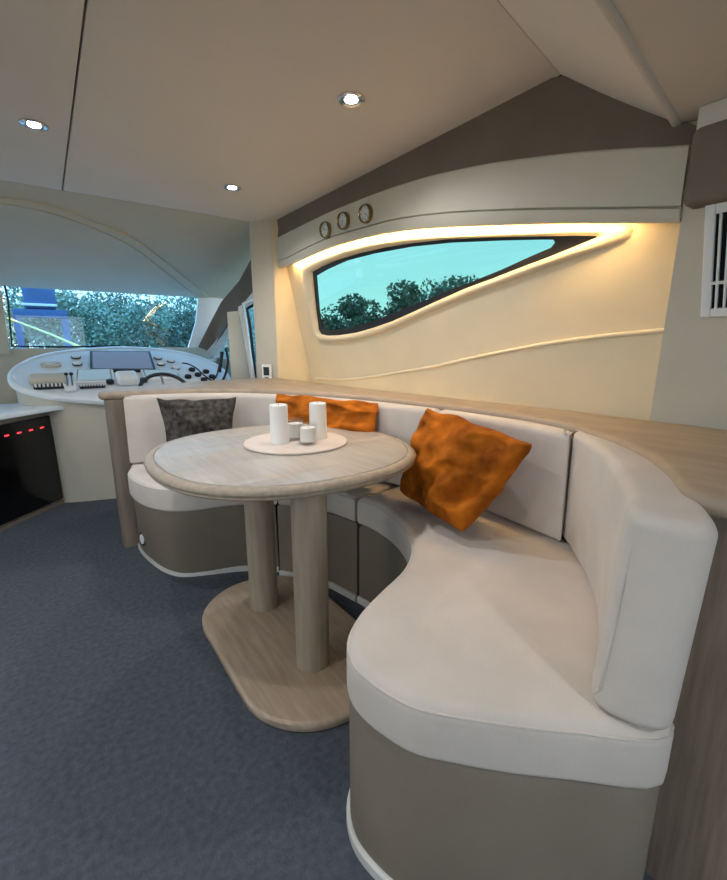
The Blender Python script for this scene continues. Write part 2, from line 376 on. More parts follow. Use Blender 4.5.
lip = [[s + Vector((.0, 0, -.0005)) for s in S_], [s + Vector((-.010, 0, -.005)) for s in S_], [s.lerp(l, .6) + Vector((-.014, 0, 0)) for s, l in zip(S_, L_)], [l + Vector((-.010, 0, 0)) for l in L_], [l + Vector((.004, 0, -.002)) for l in L_], [l + Vector((.006, 0, .012)) for l in L_]]
sheet('valance_lip', lip, M['grey'], wall, .004, (1, 0, .3))
sheet('cove_top', [[l + Vector((.004, 0, .018)) for l in L_], [Vector((WX(l.z + .02) + .01, l.y, l.z + .018)) for l in L_]], M['cream'], wall, .01, (0, 0, 1))
led_l = [l + Vector((.016, 0, .010)) for l in L_ if .62 < l.y < 2.80]
plate('end_cap', [(1.387, .511, 1.415), (1.56, .511, 1.415), (1.56, .511, 1.585), (1.387, .511, 1.585)], .012, M['grey'], wall, (0, 1, 0))
strip = tag(sheet('cove_light_strip', [led_l, [p + Vector((.010, 0, .003)) for p in led_l]], M['cove'], None, .003, (0, 0, 1)), 'warm glowing light strip tucked under the pale valance above the side window', 'strip light')

# aft pier with its inboard-leaning face
pe = [(1.389,0.509,1.439),(1.584,0.586,0.853)]
pier_pts = [(PX(.85), .588, .85), (PX(.80), .59, .80), (PX(.80), -3.1, .80), (PX(1.48), -3.1, 1.48), (PX(1.48), .505, 1.48), (PX(1.45), .508, 1.45)]
pier = struct(plate('wall_aft_pier', pier_pts, .30, M['grey'], None, (1, 0, .333)))
# forward pilaster
pil = thing('trim_1', (1.4, 3.0, .85), None, None); [pil.pop(k) for k in list(pil.keys())]; struct(pil)
plate('facing', [(1.355, 2.90, .80), (1.72, 2.90, .80), (1.46, 2.88, 1.95), (1.355, 2.90, 1.95)], .05, M['cream'], pil, (0, 1, 0))
plate('return_panel', [(1.352, 2.905, .80), (1.352, 2.905, 1.95), (1.26, 3.06, 1.95), (1.262, 3.06, .80)], .05, M['grey'], pil, (.85, .5, 0))
# outer hull skin, behind the lining and under the side deck
hull = thing('wall_hull', (1.8, 0, 0), None, None); [hull.pop(k) for k in list(hull.keys())]; struct(hull)
box('skin', 1.78, -3.2, -.06, 1.84, 4.5, .78, M['hull'], hull)
# port side and aft bulkhead, out of view but open to daylight through their windows
pw = thing('wall_port', (-2.65, 0, 0), None, None); [pw.pop(k) for k in list(pw.keys())]; struct(pw)
box('lower_panel', -2.7, -3.2, 0, -2.62, 4.5, .95, M['cream'], pw)
box('upper_panel', -2.7, -3.2, 1.62, -2.62, 4.5, 1.98, M['cream'], pw)
for yy in (-3.2, -1.4, .6, 2.6, 4.2): box('mullion', -2.7, yy, .95, -2.62, yy + .22, 1.62, M['cream'], pw)
for y0, y1 in ((-2.98, -1.4), (-1.18, .6), (.82, 2.6), (2.82, 4.2)): box('pane', -2.665, y0, .95, -2.66, y1, 1.62, M['glass_c'], pw)
aw = thing('wall_aft', (0, -3.2, 0), None, None); [aw.pop(k) for k in list(aw.keys())]; struct(aw)
box('side_panel', -2.7, -3.25, 0, -1.6, -3.17, 1.98, M['cream'], aw); box('side_panel', .9, -3.25, 0, 1.84, -3.17, 1.98, M['cream'], aw)
box('header', -1.6, -3.25, 1.88, .9, -3.17, 1.98, M['cream'], aw)
for xx in (-1.6, -.38, .85): box('door_frame', xx, -3.24, 0, xx + .05, -3.18, 1.88, M['chrome'], aw)
box('pane', -1.55, -3.215, .02, -.38, -3.21, 1.88, M['glass_c'], aw); box('pane', -.33, -3.215, .02, .85, -3.21, 1.88, M['glass_c'], aw)

# brown padded box up by the aft ceiling
pb = thing('padded_locker', (1.45, .2, 1.47), 'dark brown padded overhead box above the air vent on the pier', 'overhead box')
rings('body', rect(1.345, -.9, 1.58, .500, .02), rnd(1.43, 1.606, .014, .02, 4), M['brown'], pb)
box('cornice', 1.362, -3.1, 1.60, 1.6, .496, 1.6545, M['ceiling'], ceil, .002)
# air grille on the pier
G = [(1.391,0.448,1.432),(1.480,0.469,1.166),(1.476,0.366,1.177),(1.390,0.352,1.435)]
gr = thing('air_vent_grille', (1.48, .42, 1.17), 'white air vent grille with upright black slots on the pier', 'vent')
npn = Vector((-1, 0, -.333)).normalized(); zdir = Vector((-.333, 0, 1)).normalized()
gx = Matrix((Vector((0, -1, 0)), zdir, npn)).transposed().to_4x4(); gx.translation = Vector((PX(1.17), .458, 1.17)) + npn * .001
gh = .285; gw = .34
def gbox(nm, a, b, c, d, h0, h1, m, r=0, par=gr): return box(nm, a, b, h0, c, d, h1, m, par, r, xf=gx)
gbox('backing', .01, .01, gw - .01, gh - .01, 0, .002, M['black'])
gbox('frame', 0, 0, .022, gh, 0, .012, M['gelw'], .003); gbox('frame', gw - .022, 0, gw, gh, 0, .012, M['gelw'], .003)
gbox('frame', .022, 0, gw - .022, .022, 0, .012, M['gelw'], .003); gbox('frame', .022, gh - .03, gw - .022, gh, 0, .012, M['gelw'], .003)
for k in range(17):
    a = .030 + k * .0175
    gbox('slat', a, .022, a + .005, gh - .03, .002, .010, M['gelw'] if True else M['black'])
gbox('crossbar', .022, .085, gw - .022, .092, .004, .011, M['gelw'])

# ============================================================ LEDGE, PARTITION
Lin = [(.215, 2.66), (.22, 2.575), (.30, 2.555), (.58, 2.49), (.86, 2.31), (1.08, 2.0), (1.22, 1.66), (1.30, 1.33), (1.335, 1.05), (1.34, .86), (1.31, .70), (1.235, .56), (1.13, .43), (1.01, .335), (.925, .284), (.886, .262), (.868, .238), (.866, .212), (.878, .18), (.90, .13)]
Lout = [(.95, -.2), (1.05, -.9), (1.05, -1.8), (1.60, -1.8), (1.60, .50), (1.585, .62), (1.575, .85), (1.545, 1.16), (1.50, 1.5), (1.455, 1.8), (1.41, 2.2), (1.39, 2.6), (1.37, 2.885), (1.24, 3.0), (.9, 3.0), (.45, 2.86), (.25, 2.74)]
led = spline(Lin, 4, False) + [Vector(p) for p in Lout]
led = [Vector(p[:2]) for p in led]
ledge = rings('counter_ledge', led, [(.012, .812), (.004, .816), (0, .822), (0, .834), (.003, .843), (.010, .850), (.02, .852)], M['oak_l'], smooth=True, angle=50)
tag(ledge, 'long curved pale oak ledge running behind the sofa under the side window', 'ledge')
part = thing('partition', (1.3, .8, 0), None, None); [part.pop(k) for k in list(part.keys())]; struct(part)
Pin = [(.34, 2.60), (.60, 2.54), (.90, 2.35), (1.12, 2.03), (1.26, 1.68), (1.34, 1.35), (1.375, 1.05), (1.38, .86), (1.35, .69), (1.27, .54), (1.16, .41), (1.04, .31), (.955, .262)]
pin = spline(Pin, 3, False)
box('back_shelf', 1.30, .5, .79, 1.64, 2.88, .811, M['cream'], part)
Pend = [(.900, .222), (.900, .17), (.925, .06), (.98, -.3), (1.08, -.9), (1.08, -1.7), (1.55, -1.7), (1.55, .4), (1.46, 1.0), (1.40, 1.6), (1.30, 2.1), (1.1, 2.5), (.62, 2.68), (.34, 2.66)]
rings('oak_panel', [Vector(p[:2]) for p in pin] + [Vector(p) for p in Pend], [(0, 0), (0, .812)], M['oak_d'], part, smooth=True, angle=30)
rings('end_post', rect(.235, 2.545, .345, 2.66, .03, 4), [(0, 0), (0, .812)], M['oak_p'], part)

# ============================================================ SOFA
sofa = thing('corner_sofa', (.9, 1.3, 0), 'curved pale fabric dinette sofa with taupe base wrapped around the oval table', 'sofa')
fS = [(.975, 1.385), (.985, 1.30), (.975, 1.18), (.935, 1.05), (.86, .93), (.76, .85), (.64, .80), (.54, .755), (.465, .70), (.43, .64), (.425, .575), (.45, .48), (.50, .415), (.57, .34), (.64, .275), (.70, .215)]
front = spline(fS, 4, False)
bC = [(.728, .192), (.755, .181), (.785, .186), (.90, .262), (1.02, .335), (1.14, .435), (1.24, .555), (1.32, .70), (1.35, .86), (1.35, 1.05), (1.31, 1.33), (1.285, 1.42)]
outC = [Vector(p[:2]) for p in front] + [Vector(p) for p in bC]
def sink(o, d): return inset(ccw(o), d)
def basept(o, d): return [Vector(p) for p in o]
seatC = rings('seat_cushion', outC, rnd(.362, .482, .030, .016), M['fabric'], sofa)
outB = [(.972, 1.40), (1.282, 1.435), (1.21, 1.66), (1.07, 2.0), (1.03, 2.06), (.80, 1.77), (.88, 1.67), (.945, 1.54)]
outBs = [Vector(p) for p in outB]
def dens(o, n=6):
    out = []
    for i in range(len(o)):
        a, b = Vector(o[i][:2]), Vector(o[(i + 1) % len(o)][:2])
        for k in range(n): out.append(a.lerp(b, k / n))
    return out
seatB = rings('seat_cushion', outBs, rnd(.362, .478, .026, .016), M['fabric'], sofa)
frA = spline([(.295, 2.44), (.268, 2.34), (.275, 2.20), (.315, 2.06), (.385, 1.965), (.48, 1.92), (.60, 1.895), (.72, 1.84), (.795, 1.775)], 4, False)
outA = [Vector(p[:2]) for p in frA] + [Vector(p) for p in ((1.02, 2.07), (.86, 2.28), (.70, 2.40), (.58, 2.46), (.36, 2.53), (.31, 2.52))]
seatA = rings('seat_cushion', outA, rnd(.362, .480, .028, .016), M['fabric'], sofa)
def piping(o, z, i0, i1, par, m=None, r=.0028, d=.006):
    P = inset(ccw(o), d) ; P = P[i0:i1]
    return tube('piping', [(p.x, p.y, z) for p in P], r, m or M['fabric'], par, 6)
oc = ccw(outC); N_ = len(front)
for cu, oo, zt in ((seatC, outC, .4655), (seatA, outA, .465), (seatB, outBs, .464)):
    P = inset(ccw(oo), .0035); tube('piping', [(p.x, p.y, zt) for p in P], .003, M['fabric'], cu, 6, True)
# bases with the white kick strip
def base(o, ob, z0=.035):
    rings('base_panel', o, [(0, 0.002), (0, .34), (.006, .358)], M['taupe'], sofa, ot=None)
bC_ = inset(ccw(outC), .005); rings('base_panel', bC_, [(0, .002), (0, .345), (.008, .360)], M['taupe'], sofa)
bB_ = inset(ccw([Vector(p) for p in ((.976, 1.392), (1.282, 1.43), (1.21, 1.66), (1.07, 2.0), (1.015, 2.078), (.805, 1.80), (.80, 1.783), (.88, 1.675), (.945, 1.545))]), .001); rings('base_panel', bB_, [(0, .002), (0, .345), (.006, .360)], M['taupe'], sofa)
frb = spline([(.30, 2.50), (.305, 2.40), (.33, 2.25), (.365, 2.13), (.42, 2.05), (.52, 2.0), (.64, 1.95), (.74, 1.89), (.81, 1.82)], 4, False)
obA = [Vector(p[:2]) for p in frb] + [Vector(p) for p in ((1.01, 2.08), (.86, 2.28), (.70, 2.40), (.58, 2.46), (.36, 2.53), (.31, 2.52))]
otA = [Vector(p[:2]) for p in frA] + [Vector(p) for p in ((1.01, 2.08), (.86, 2.28), (.70, 2.40), (.58, 2.46), (.36, 2.53), (.31, 2.52))]
baseA = rings('base_panel', obA, [(0, .002), (0.004, .12), (0.008, .24), (.012, .345), (.018, .360)], M['taupe'], sofa, ot=otA)
def kick(line, z0, z1, th):
    L = [Vector(p[:2]) for p in line]; rows = []
    nn = []
    for i, p in enumerate(L):
        t = (L[min(i + 1, len(L) - 1)] - L[max(i - 1, 0)]).normalized(); nn.append(Vector((t.y, -t.x)))
    return L, nn
def strip_obj(line, side, z1=.030, th=.010):
    L, nn = kick(line, 0, z1, th); V = []; F = []
    sec = [(-.004, .0), (th, .0), (th, z1 - .006), (th - .005, z1), (-.004, z1)]
    for p, n in zip(L, nn):
        for a, z in sec: q = p + n * a * side; V.append((q.x, q.y, z))
    S = len(sec)
    for i in range(len(L) - 1):
        for k in range(S):
            l = (k + 1) % S; F.append((i * S + k, i * S + l, (i + 1) * S + l, (i + 1) * S + k))
    F.append(tuple(range(S))); F.append(tuple((len(L) - 1) * S + k for k in range(S)))
    return mesh('kick_strip', V, F, M['kick'], sofa, True, 30)
strip_obj(frb, -1)
strip_obj([(.795, 1.785), (.875, 1.68), (.945, 1.545), (.975, 1.40)], -1) if False else None
ff = [p for p in inset(ccw(outC), .012)]
# front of base C is the run of points that came from `front`
fr2 = spline([(x_, y_, 0) for x_, y_ in fS], 4, False)
cc_ = ccw(outC); flip = (cc_[0] - Vector(fr2[0][:2])).length > 1e-4
def off_line(line, d):
    L, nn = kick(line, 0, 0, 0); return L, nn
Lc, nc = kick(fr2, 0, 0, 0)
# choose the side that points away from the seat
cx = Vector((1.0, .7)); sgn = 1 if (Vector((.425, .575)) - cx).dot(nc[len(nc) * 10 // 15]) > 0 else -1
strip_obj([p - n * sgn * .006 for p, n in zip(Lc, nc)], sgn)
bl = [(.795, 1.782), (.876, 1.672), (.941, 1.542), (.972, 1.394)]
strip_obj(bl, -1)
# round chrome courtesy light on the far end of the base
cl = disc('courtesy_light', (.300, 2.33, .122), (-1, -.22, .06), [(.036, -.02), (.038, .002), (.032, .006), (.026, .004)], M['chrome'], sofa)
disc('lens', (.300, 2.33, .122), (-1, -.22, .06), [(.025, -.01), (.025, .005), (.008, .007)], M['gelw'], cl)
# back cushions: front line at the seat, at the top, and the line behind
Fb = spline([(.30, 2.47, 0), (.55, 2.40, 0), (.80, 2.24, 0), (.99, 1.94, 0), (1.13, 1.61, 0), (1.215, 1.30, 0), (1.255, 1.03, 0), (1.26, .85, 0), (1.245, .66, 0)], 8, False)
Ft = spline([(.31, 2.52, 0), (.56, 2.45, 0), (.835, 2.27, 0), (1.04, 1.97, 0), (1.175, 1.63, 0), (1.255, 1.32, 0), (1.285, 1.03, 0), (1.285, .85, 0), (1.26, .675, 0)], 8, False)
Bk = spline([(.33, 2.575, 0), (.59, 2.51, 0), (.885, 2.325, 0), (1.10, 2.01, 0), (1.245, 1.67, 0), (1.325, 1.34, 0), (1.36, 1.05, 0), (1.365, .86, 0), (1.335, .70, 0)], 8, False)
nseg = len(Fb) - 1
def back_cushion(i0, i1, g=.003):
    fb, ft, bk = Fb[i0:i1 + 1], Ft[i0:i1 + 1], Bk[i0:i1 + 1]
    ob = [Vector(p[:2]) for p in fb] + [Vector(p[:2]) for p in bk[::-1]]
    ot = [Vector(p[:2]) for p in ft] + [Vector(p[:2]) for p in bk[::-1]]
    ob = soften(ob, g); ot = soften(ot, g)
    c = rings('back_cushion', ob, rnd(.484, .832, .024, .016), M['fabric'], sofa, ot=ot)
    return c
def soften(o, g):
    """small radius on sharp plan corners"""
    o = [Vector(p) for p in o]; out = []; N = len(o)
    for i in range(N):
        a, b, c = o[i - 1], o[i], o[(i + 1) % N]; e1, e2 = (b - a).normalized(), (c - b).normalized()
        if e1.dot(e2) < .8:
            d = min(.022, (b - a).length * .45, (c - b).length * .45); p0 = b - e1 * d; p1 = b + e2 * d
            for k in range(5):
                t = k / 4; out.append(p0 * (1 - t) ** 2 + b * 2 * t * (1 - t) + p1 * t * t)
        else: out.append(b)
    return out
cuts = [0, 21, 42, 64]
for a, b in zip(cuts, cuts[1:]): back_cushion(a, b)
# corner cushion at the near end
oc_ = [(1.248, .640), (1.20, .595), (1.15, .548), (1.09, .497), (1.02, .445), (.95, .400), (.88, .355), (.82, .322), (.77, .302), (.738, .286), (.724, .262), (.731, .222), (.752, .185), (.79, .178), (.86, .212), (.93, .255), (1.02, .312), (1.13, .405), (1.23, .52), (1.31, .655), (1.325, .69), (1.28, .675)]
ocs = spline(oc_, 3, True)
ocb = [Vector((p[0] - .030 * max(0, min(1, (.95 - p[0]) / .15)), p[1] + .006 * max(0, min(1, (.95 - p[0]) / .15)), 0)) for p in ocs]
corner = rings('back_cushion', ocb, rnd(.484, .838, .024, .018), M['fabric'], sofa, ot=ocs)
tag(corner, 'upright end cushion with a stitched edge')
tube('piping', [(.704, .284, .505), (.699, .276, .52), (.704, .272, .60), (.7135, .270, .72), (.7245, .268, .79), (.731, .270, .815), (.741, .272, .828)], .003, M['fabric'], corner, 6)

# ============================================================ TABLE
tb = thing('dining_table', (.615, 1.35, 0), 'oval limed oak dining table with two round columns on a rounded floor plate', 'table')
tt = ell(.690, 1.458, .466, .478, 80, 2.3)
rings('edge_moulding', tt, [(.075, .682), (.022, .682), (.009, .686), (.004, .691), (.007, .696), (.002, .699), (0, .705), (.004, .713), (.012, .7185), (.020, .720), (.030, .720), (.0315, .716), (.04, .716)], M['oak_v'], tb)
rings('tabletop', inset(ccw(tt), .033), [(0, .714), (0, .7195), (.0015, .721)], M['oaktop'], tb)
for yy in (1.15, 1.56): rings('table_column', ell(.622, yy, .057, .056, 32), [(0, .03), (0, .683)], M['oak_v'], tb)
rings('floor_plate', rect(.372, .897, .875, 1.79, .245, 12), [(.004, .001), (0, .006), (0, .026), (.006, .032), (.012, .033)], M['oak'], tb)
tr = rings('serving_tray', ell(.757, 1.485, .198, .198, 48), [(.01, .7215), (.002, .7225), (0, .726), (.002, .7295), (.008, .731)], M['tray'])
tag(tr, 'round pale pinkish serving tray in the middle of the table', 'tray')
def candle(x, y, h, r, label):
    c = thing('pillar_candle', (x, y, .731), label, 'candle', 'white pillar candles on the tray')
    disc('wax', (x, y, .731), (0, 0, 1), [(r, 0), (r, h - .004), (r - .003, h), (r - .008, h + .001), (r - .011, h - .005), (.004, h - .008)], M['white'], c)
    tube('wick', [(x, y, .731 + h - .009), (x + .001, y, .731 + h + .003)], .0012, M['rubber'], c, 5)
candle(.686, 1.480, .146, .0335, 'tall white pillar candle at the front left of the tray')
candle(.850, 1.475, .140, .0335, 'white pillar candle at the back right of the tray')
def votive(x, y, r, h, label):
    v = thing('candle_glass', (x, y, .731), label, 'candle glass', 'small clear candle glasses on the tray')
    disc('cup', (x, y, .7312), (0, 0, 1), [(r * .8, 0), (r, .004), (r, h), (r - .003, h), (r - .003, .010), (r * .3, .008)], M['glass_c'], v)
    disc('wax', (x, y, .7312), (0, 0, 1), [(r - .006, .011), (r - .006, h * .80), (.003, h * .80 + .001)], M['white'], v)
votive(.763, 1.50, .034, .080, 'small clear candle glass between the two tall candles, further back')
votive(.765, 1.405, .035, .078, 'wide clear candle glass at the front of the tray')

# ============================================================ PILLOWS
def pillow(name, c4, thick, m, label, cat, seed, group=None, wr=.012, n=48, pinch=.06, nflip=1):
    """c4 = TL, TR, BR, BL corners; thick along the face normal"""
    TL, TR, BR, BL = [Vector(p) for p in c4]
    nrm = ((TR - TL).cross(BL - TL)).normalized() * nflip
    V = []; F = []
    def P(u, v): return TL * (1 - u) * (1 - v) + TR * u * (1 - v) + BR * u * v + BL * (1 - u) * v
    ctr = P(.5, .5)
    for side in (1, -1):
        for j in range(n + 1):
            for i in range(n + 1):
                u, v = i / n, j / n; a, b = 2 * u - 1, 2 * v - 1
                # sides bow inwards between the corners
                cr_ = 1 - .07 * (a * b) ** 4; uu = .5 + a * cr_ / 2 * (1 - pinch * (1 - b * b) * abs(a) ** 2); vv = .5 + b * cr_ / 2 * (1 - pinch * (1 - a * a) * abs(b) ** 2)
                p = P(uu, vv); hgt = max(0, (1 - a ** 2) * (1 - b ** 2)) ** .42 * thick * (1 - .10 * (a * a + b * b))
                # folds run from the corners and lie loosely over the face
                ang = math.atan2(b, a); rr = math.hypot(a, b)
                fold = math.sin(ang * 9 + seed + 3 * noise.noise(Vector((a * 1.2, b * 1.2, seed)))) * rr ** 2 * .6
                fold += noise.noise(Vector((a * 2.0, b * 2.0, seed + side * 3))) * 1.8 + (1 - 2 * abs(noise.noise(Vector((a * 1.8 + b, b * 2.6 - a, seed + 7))))) * .9 - .5 + noise.noise(Vector((a * 6, b * 4, seed + 9))) * .5
                hgt += wr * fold * min(1, 4 * (1 - max(abs(a), abs(b))))
                q = p + nrm * side * hgt * (1 if side > 0 else .8)
                e = noise.noise(Vector((a * 2, b * 2, seed + 11))) * .02
                V.append(q + Vector((0, 0, e)))
    K = (n + 1) ** 2
    for s in range(2):
        for j in range(n):
            for i in range(n):
                q = [s * K + j * (n + 1) + i, s * K + j * (n + 1) + i + 1, s * K + (j + 1) * (n + 1) + i + 1, s * K + (j + 1) * (n + 1) + i]
                F.append(tuple(q if s == 0 else q[::-1]))
    me_v = V
    o = mesh(name, V, F, m, None, True, 80)
    bm = bmesh.new(); bm.from_mesh(o.data); bmesh.ops.remove_doubles(bm, verts=bm.verts, dist=.0004); bm.to_mesh(o.data); bm.free()
    return tag(o, label, cat, group)
PG = 'orange velvet pillows on the sofa'
pillow('throw_pillow', [(1.200,1.239,0.864)] + [(1.150,0.703,0.813)] + [(0.998,0.842,0.505)] + [(1.094,1.276,0.510)], .085, M['orange'],
       'large burnt orange velvet pillow leaning in the bend of the sofa, nearest', 'pillow', 2.0, PG, wr=.026)
pillow('throw_pillow', [(0.961,2.130,0.847)] + [(1.207,1.520,0.841)] + [(1.112,1.440,0.667)] + [(0.925,2.020,0.582)], .06, M['orange'],
       'burnt orange velvet pillow behind the candles, half hidden by the table', 'pillow', 5.0, PG, wr=.020)
pillow('throw_pillow', [(.43, 2.40, .84), (.80, 2.19, .84), (.74, 2.10, .50), (.43, 2.28, .50)], .055, M['fur'],
       'dark grey furry pillow at the far left end of the sofa', 'pillow', 9.0, None, wr=.016, pinch=.16)

# ============================================================ CEILING LIGHTS
def downlight(x, y, label, z=1.9):
    d = thing('ceiling_downlight', (x, y, z), label, 'ceiling light', 'round recessed ceiling downlights')
    disc('trim_ring', (x, y, z), (0, 0, -1), [(.046, -.002), (.046, .003), (.040, .007), (.030, .005), (.026, -.001)], M['chrome'], d)
    disc('reflector', (x, y, z), (0, 0, -1), [(.027, .001), (.024, .004), (.016, .002)], M['gelw'], d, 20)
    disc('led', (x, y, z), (0, 0, -1), [(.021, .002), (.021, .005), (.012, .007)], M['led'], d, 16)
    l = bpy.data.lights.new('spot', 'SPOT'); l.energy = LIGHT_W; l.color = (.97, .975, 1.0); l.spot_size = R(150); l.spot_blend = .8; l.shadow_soft_size = .03
    o = bpy.data.objects.new('bulb_light', l); COL.objects.link(o); o.location = (x, y, z - .02)
    o.parent = d; o.matrix_parent_inverse = Matrix.Translation(-Vector((x, y, z)))
downlight(.955, 1.385, 'round chrome ceiling downlight nearest the camera, above the table')
downlight(.09, 2.23, 'round chrome ceiling downlight left of the ceiling seam')
downlight(.93, 2.46, 'round chrome ceiling downlight farthest away, near the pilaster')
for x, y, lb in ((-1.0, 2.23, 'fore port downlight left of the picture, level with the fridge'), (-1.0, .99, 'aft port downlight left of the picture, level with the table'), (.09, 1.1, 'downlight just above the picture, left of the ceiling seam')): downlight(x, y, lb)
for x, y, lb in ((-.9, -.5, 'front port'), (.5, -.6, 'front starboard'), (-.9, -1.8, 'rear port'), (.5, -1.8, 'rear starboard')): downlight(x, y, lb + ' downlight of the lower aft ceiling behind the camera', 1.655)

# warm uplight added unseen at the port wall to brighten the ceiling
ul = thing('fill_lamp', (-2.55, 1.2, 1.2), 'added half-round uplight on the port side, left of the picture', 'added fill light')
disc('fill_shade', (-2.52, 1.2, 1.2), (0, 0, 1), [(.03, 0), (.075, .06), (.09, .13), (.085, .13), (.07, .062), (.02, .01)], M['brass'], ul)
disc('fill_bulb', (-2.52, 1.2, 1.2), (0, 0, 1), [(.02, .02), (.035, .06), (.02, .10)], emit('fill_glow', (1, .8, .55), 20), ul, 12)
l = bpy.data.lights.new('fill', 'POINT'); l.energy = 14; l.color = (1, .86, .68); l.shadow_soft_size = .08
o = bpy.data.objects.new('fill', l); COL.objects.link(o); o.location = (-2.45, 1.2, 1.36); o.parent = ul; o.matrix_parent_inverse = Matrix.Translation(-Vector((-2.55, 1.2, 1.2)))

# ============================================================ VALANCE DIALS
gz = [(1.375,2.238,1.710),(1.375,2.057,1.720),(1.375,1.863,1.712)]
names = ['leftmost small brass-rimmed dial on the valance above the side window', 'middle small brass-rimmed dial on the valance above the side window', 'rightmost small brass-rimmed dial on the valance above the side window']
for i, p in enumerate(gz):
    g = thing('wall_dial', p, names[i], 'dial', 'three round dials on the valance')
    ax = Vector((-1, -.12, -.12)); r = .043
    disc('bezel', Vector(p) , ax, [(r * .92, -.01), (r, .0), (r, .016), (r * .93, .024), (r * .84, .022), (r * .80, .012)], M['brass'], g, 28)
    disc('face', Vector(p), ax, [(r * .80, .0), (r * .80, .013), (r * .1, .0135)], M['gelw'], g, 24)
    disc('dial_glass', Vector(p), ax, [(r * .80, .018), (r * .6, .021), (r * .1, .022)], M['glass_c'], g, 24)
    xf = frame_xf(Vector(p) + ax.normalized() * .015, ax)
    for k in range(8):
        a = k * math.pi / 4
        box('mark', r * .55, -.0012, -.0005, r * .70, .0012, .0012, M['rubber'], g, 0, xf @ Matrix.Rotation(a, 4, 'Z'))
    box('pointer', -.004, -.0012, 0, r * .5, .0012, .0015, M['rubber'], g, 0, xf @ Matrix.Rotation(.8 + i * 1.7, 4, 'Z'))

# socket on the ledge by the pilaster
sk = thing('switch_plate', (1.29, 2.93, .851), 'small white switch unit with dark screen at the foot of the pilaster', 'switch')
SC = Matrix.Diagonal((1.35, 1.35, 1, 1))
sxf = frame_xf([(1.299,2.960,0.887)][0], (-.80, -.6, 0)); sxf.translation = sxf.translation + Vector((-.004, -.004, 0)); sxf = sxf @ SC
box('plate', -.045, -.028, 0, .045, .028, .010, M['gelw'], sk, .004, sxf)
box('display', -.012, -.017, .010, .032, .017, .012, M['rubber'], sk, 0, sxf)
box('key', -.034, -.012, .010, -.020, .012, .013, M['chrome'], sk, 0, sxf)
box('foot', .045, -.022, .001, .062, .022, .02, M['rubber'], sk, 0, sxf @ Matrix.Translation((-.125, 0, 0)))

# ============================================================ HELM
D = lambda x, y, h=0: Vector((x, y, .74 + .446 * (y - 3.45) + h))
dn = Vector((0, -.446, 1)).normalized()
hx = Matrix((Vector((1, 0, 0)), dn.cross(Vector((1, 0, 0))), dn)).transposed().to_4x4(); hx.translation = Vector((0, 3.45, .74))
def hp(u, v):  # placeholder kept for clarity of the console's own axes: x across, y up the slope
    return hx @ Vector((u, v, 0))
def loc_(p): return hx.inverted() @ Vector(p)
helm = thing('helm_console', (.5, 3.7, 0), 'pale oval helm console with screens, switches and gauges below the windscreen', 'helm console')
do = [loc_(p) for p in [(-0.201,3.743,0.871),(-0.178,3.875,0.929),(-0.078,4.013,0.991),(0.058,4.101,1.030),(0.202,4.147,1.051),(0.368,4.178,1.065),(0.542,4.194,1.072),(0.728,4.174,1.063),(0.901,4.134,1.045),(1.062,4.056,1.010),(1.191,3.923,0.951),(1.265,3.743,0.871),(1.242,3.548,0.784),(1.109,3.410,0.722),(0.922,3.349,0.695),(0.741,3.334,0.688),(0.577,3.344,0.693),(0.395,3.370,0.704),(0.227,3.418,0.726),(0.092,3.460,0.745),(-0.012,3.510,0.767),(-0.098,3.569,0.793),(-0.167,3.638,0.824)]]
dos = [Vector(p[:2]) for p in spline(do, 3, True)]
dos = ccw(dos)
rings('fascia', dos, [(.03, -.045), (0, -.03), (0, -.008), (.006, .0), (.02, .004), (.034, .003), (.040, -.004), (.05, -.005)], M['gel'], helm, xf=hx)
# body under the fascia, straight down to the floor
fo = [hx @ Vector((p.x, p.y, -.03)) for p in inset(dos, .035)]
V = [v for v in fo] + [Vector((v.x, max(v.y, 3.50), .0)) if False else Vector((v.x, v.y + .03, max(0, .55 if v.x < -.02 else .0))) for v in fo]
nf = len(fo); F = [(i, (i + 1) % nf, (i + 1) % nf + nf, i + nf) for i in range(nf)]
F += [tuple(t) for t in tessellate_polygon([V[:nf]])] + [tuple(i + nf for i in t) for t in tessellate_polygon([V[nf:]])]
mesh('body', V, F, M['grey'], helm, True, 40)
def dbox(nm, a, b, h0, h1, m, par=None, r=.0, lift=0):
    """box on the fascia from two opposite corners given in the console's own axes"""
    x0, x1 = sorted((a[0], b[0])); y0, y1 = sorted((a[1], b[1]))
    return box(nm, x0, y0, h0, x1, y1, h1, m, par or helm, r, hx)
def q(l): return [loc_(p) for p in l]
a = q([(0.313,4.078,1.020),(0.742,4.065,1.014),(0.714,3.752,0.874),(0.275,3.785,0.890)])
quad = [Vector(p[:2]) for p in a]
scr = rings('screen', ccw(quad), [(0, -.004), (0, .016), (.004, .020)], M['rubber'], helm, xf=hx, smooth=False)
rings('display', inset(ccw(quad), .018), [(0, .019), (0, .021)], M['lcd'], scr, xf=hx, smooth=False)
for l in (q([(0.185,3.807,0.899),(0.426,3.804,0.898),(0.408,3.617,0.815),(0.158,3.616,0.814)]), q([(0.605,3.775,0.885),(0.871,3.755,0.876),(0.876,3.614,0.813),(0.600,3.626,0.819)])):
    o = ccw([Vector(p[:2]) for p in l]); rp = rings('radio', o, [(0, -.004), (0, .014), (.006, .02)], M['gelw'], helm, xf=hx, smooth=False)
    rings('display', inset(o, .022), [(0, .019), (0, .021)], M['lcd2'], rp, xf=hx, smooth=False)
    rings('bezel', inset(o, .014), [(0, .018), (0, .020)], M['rubber'], rp, xf=hx, smooth=False)
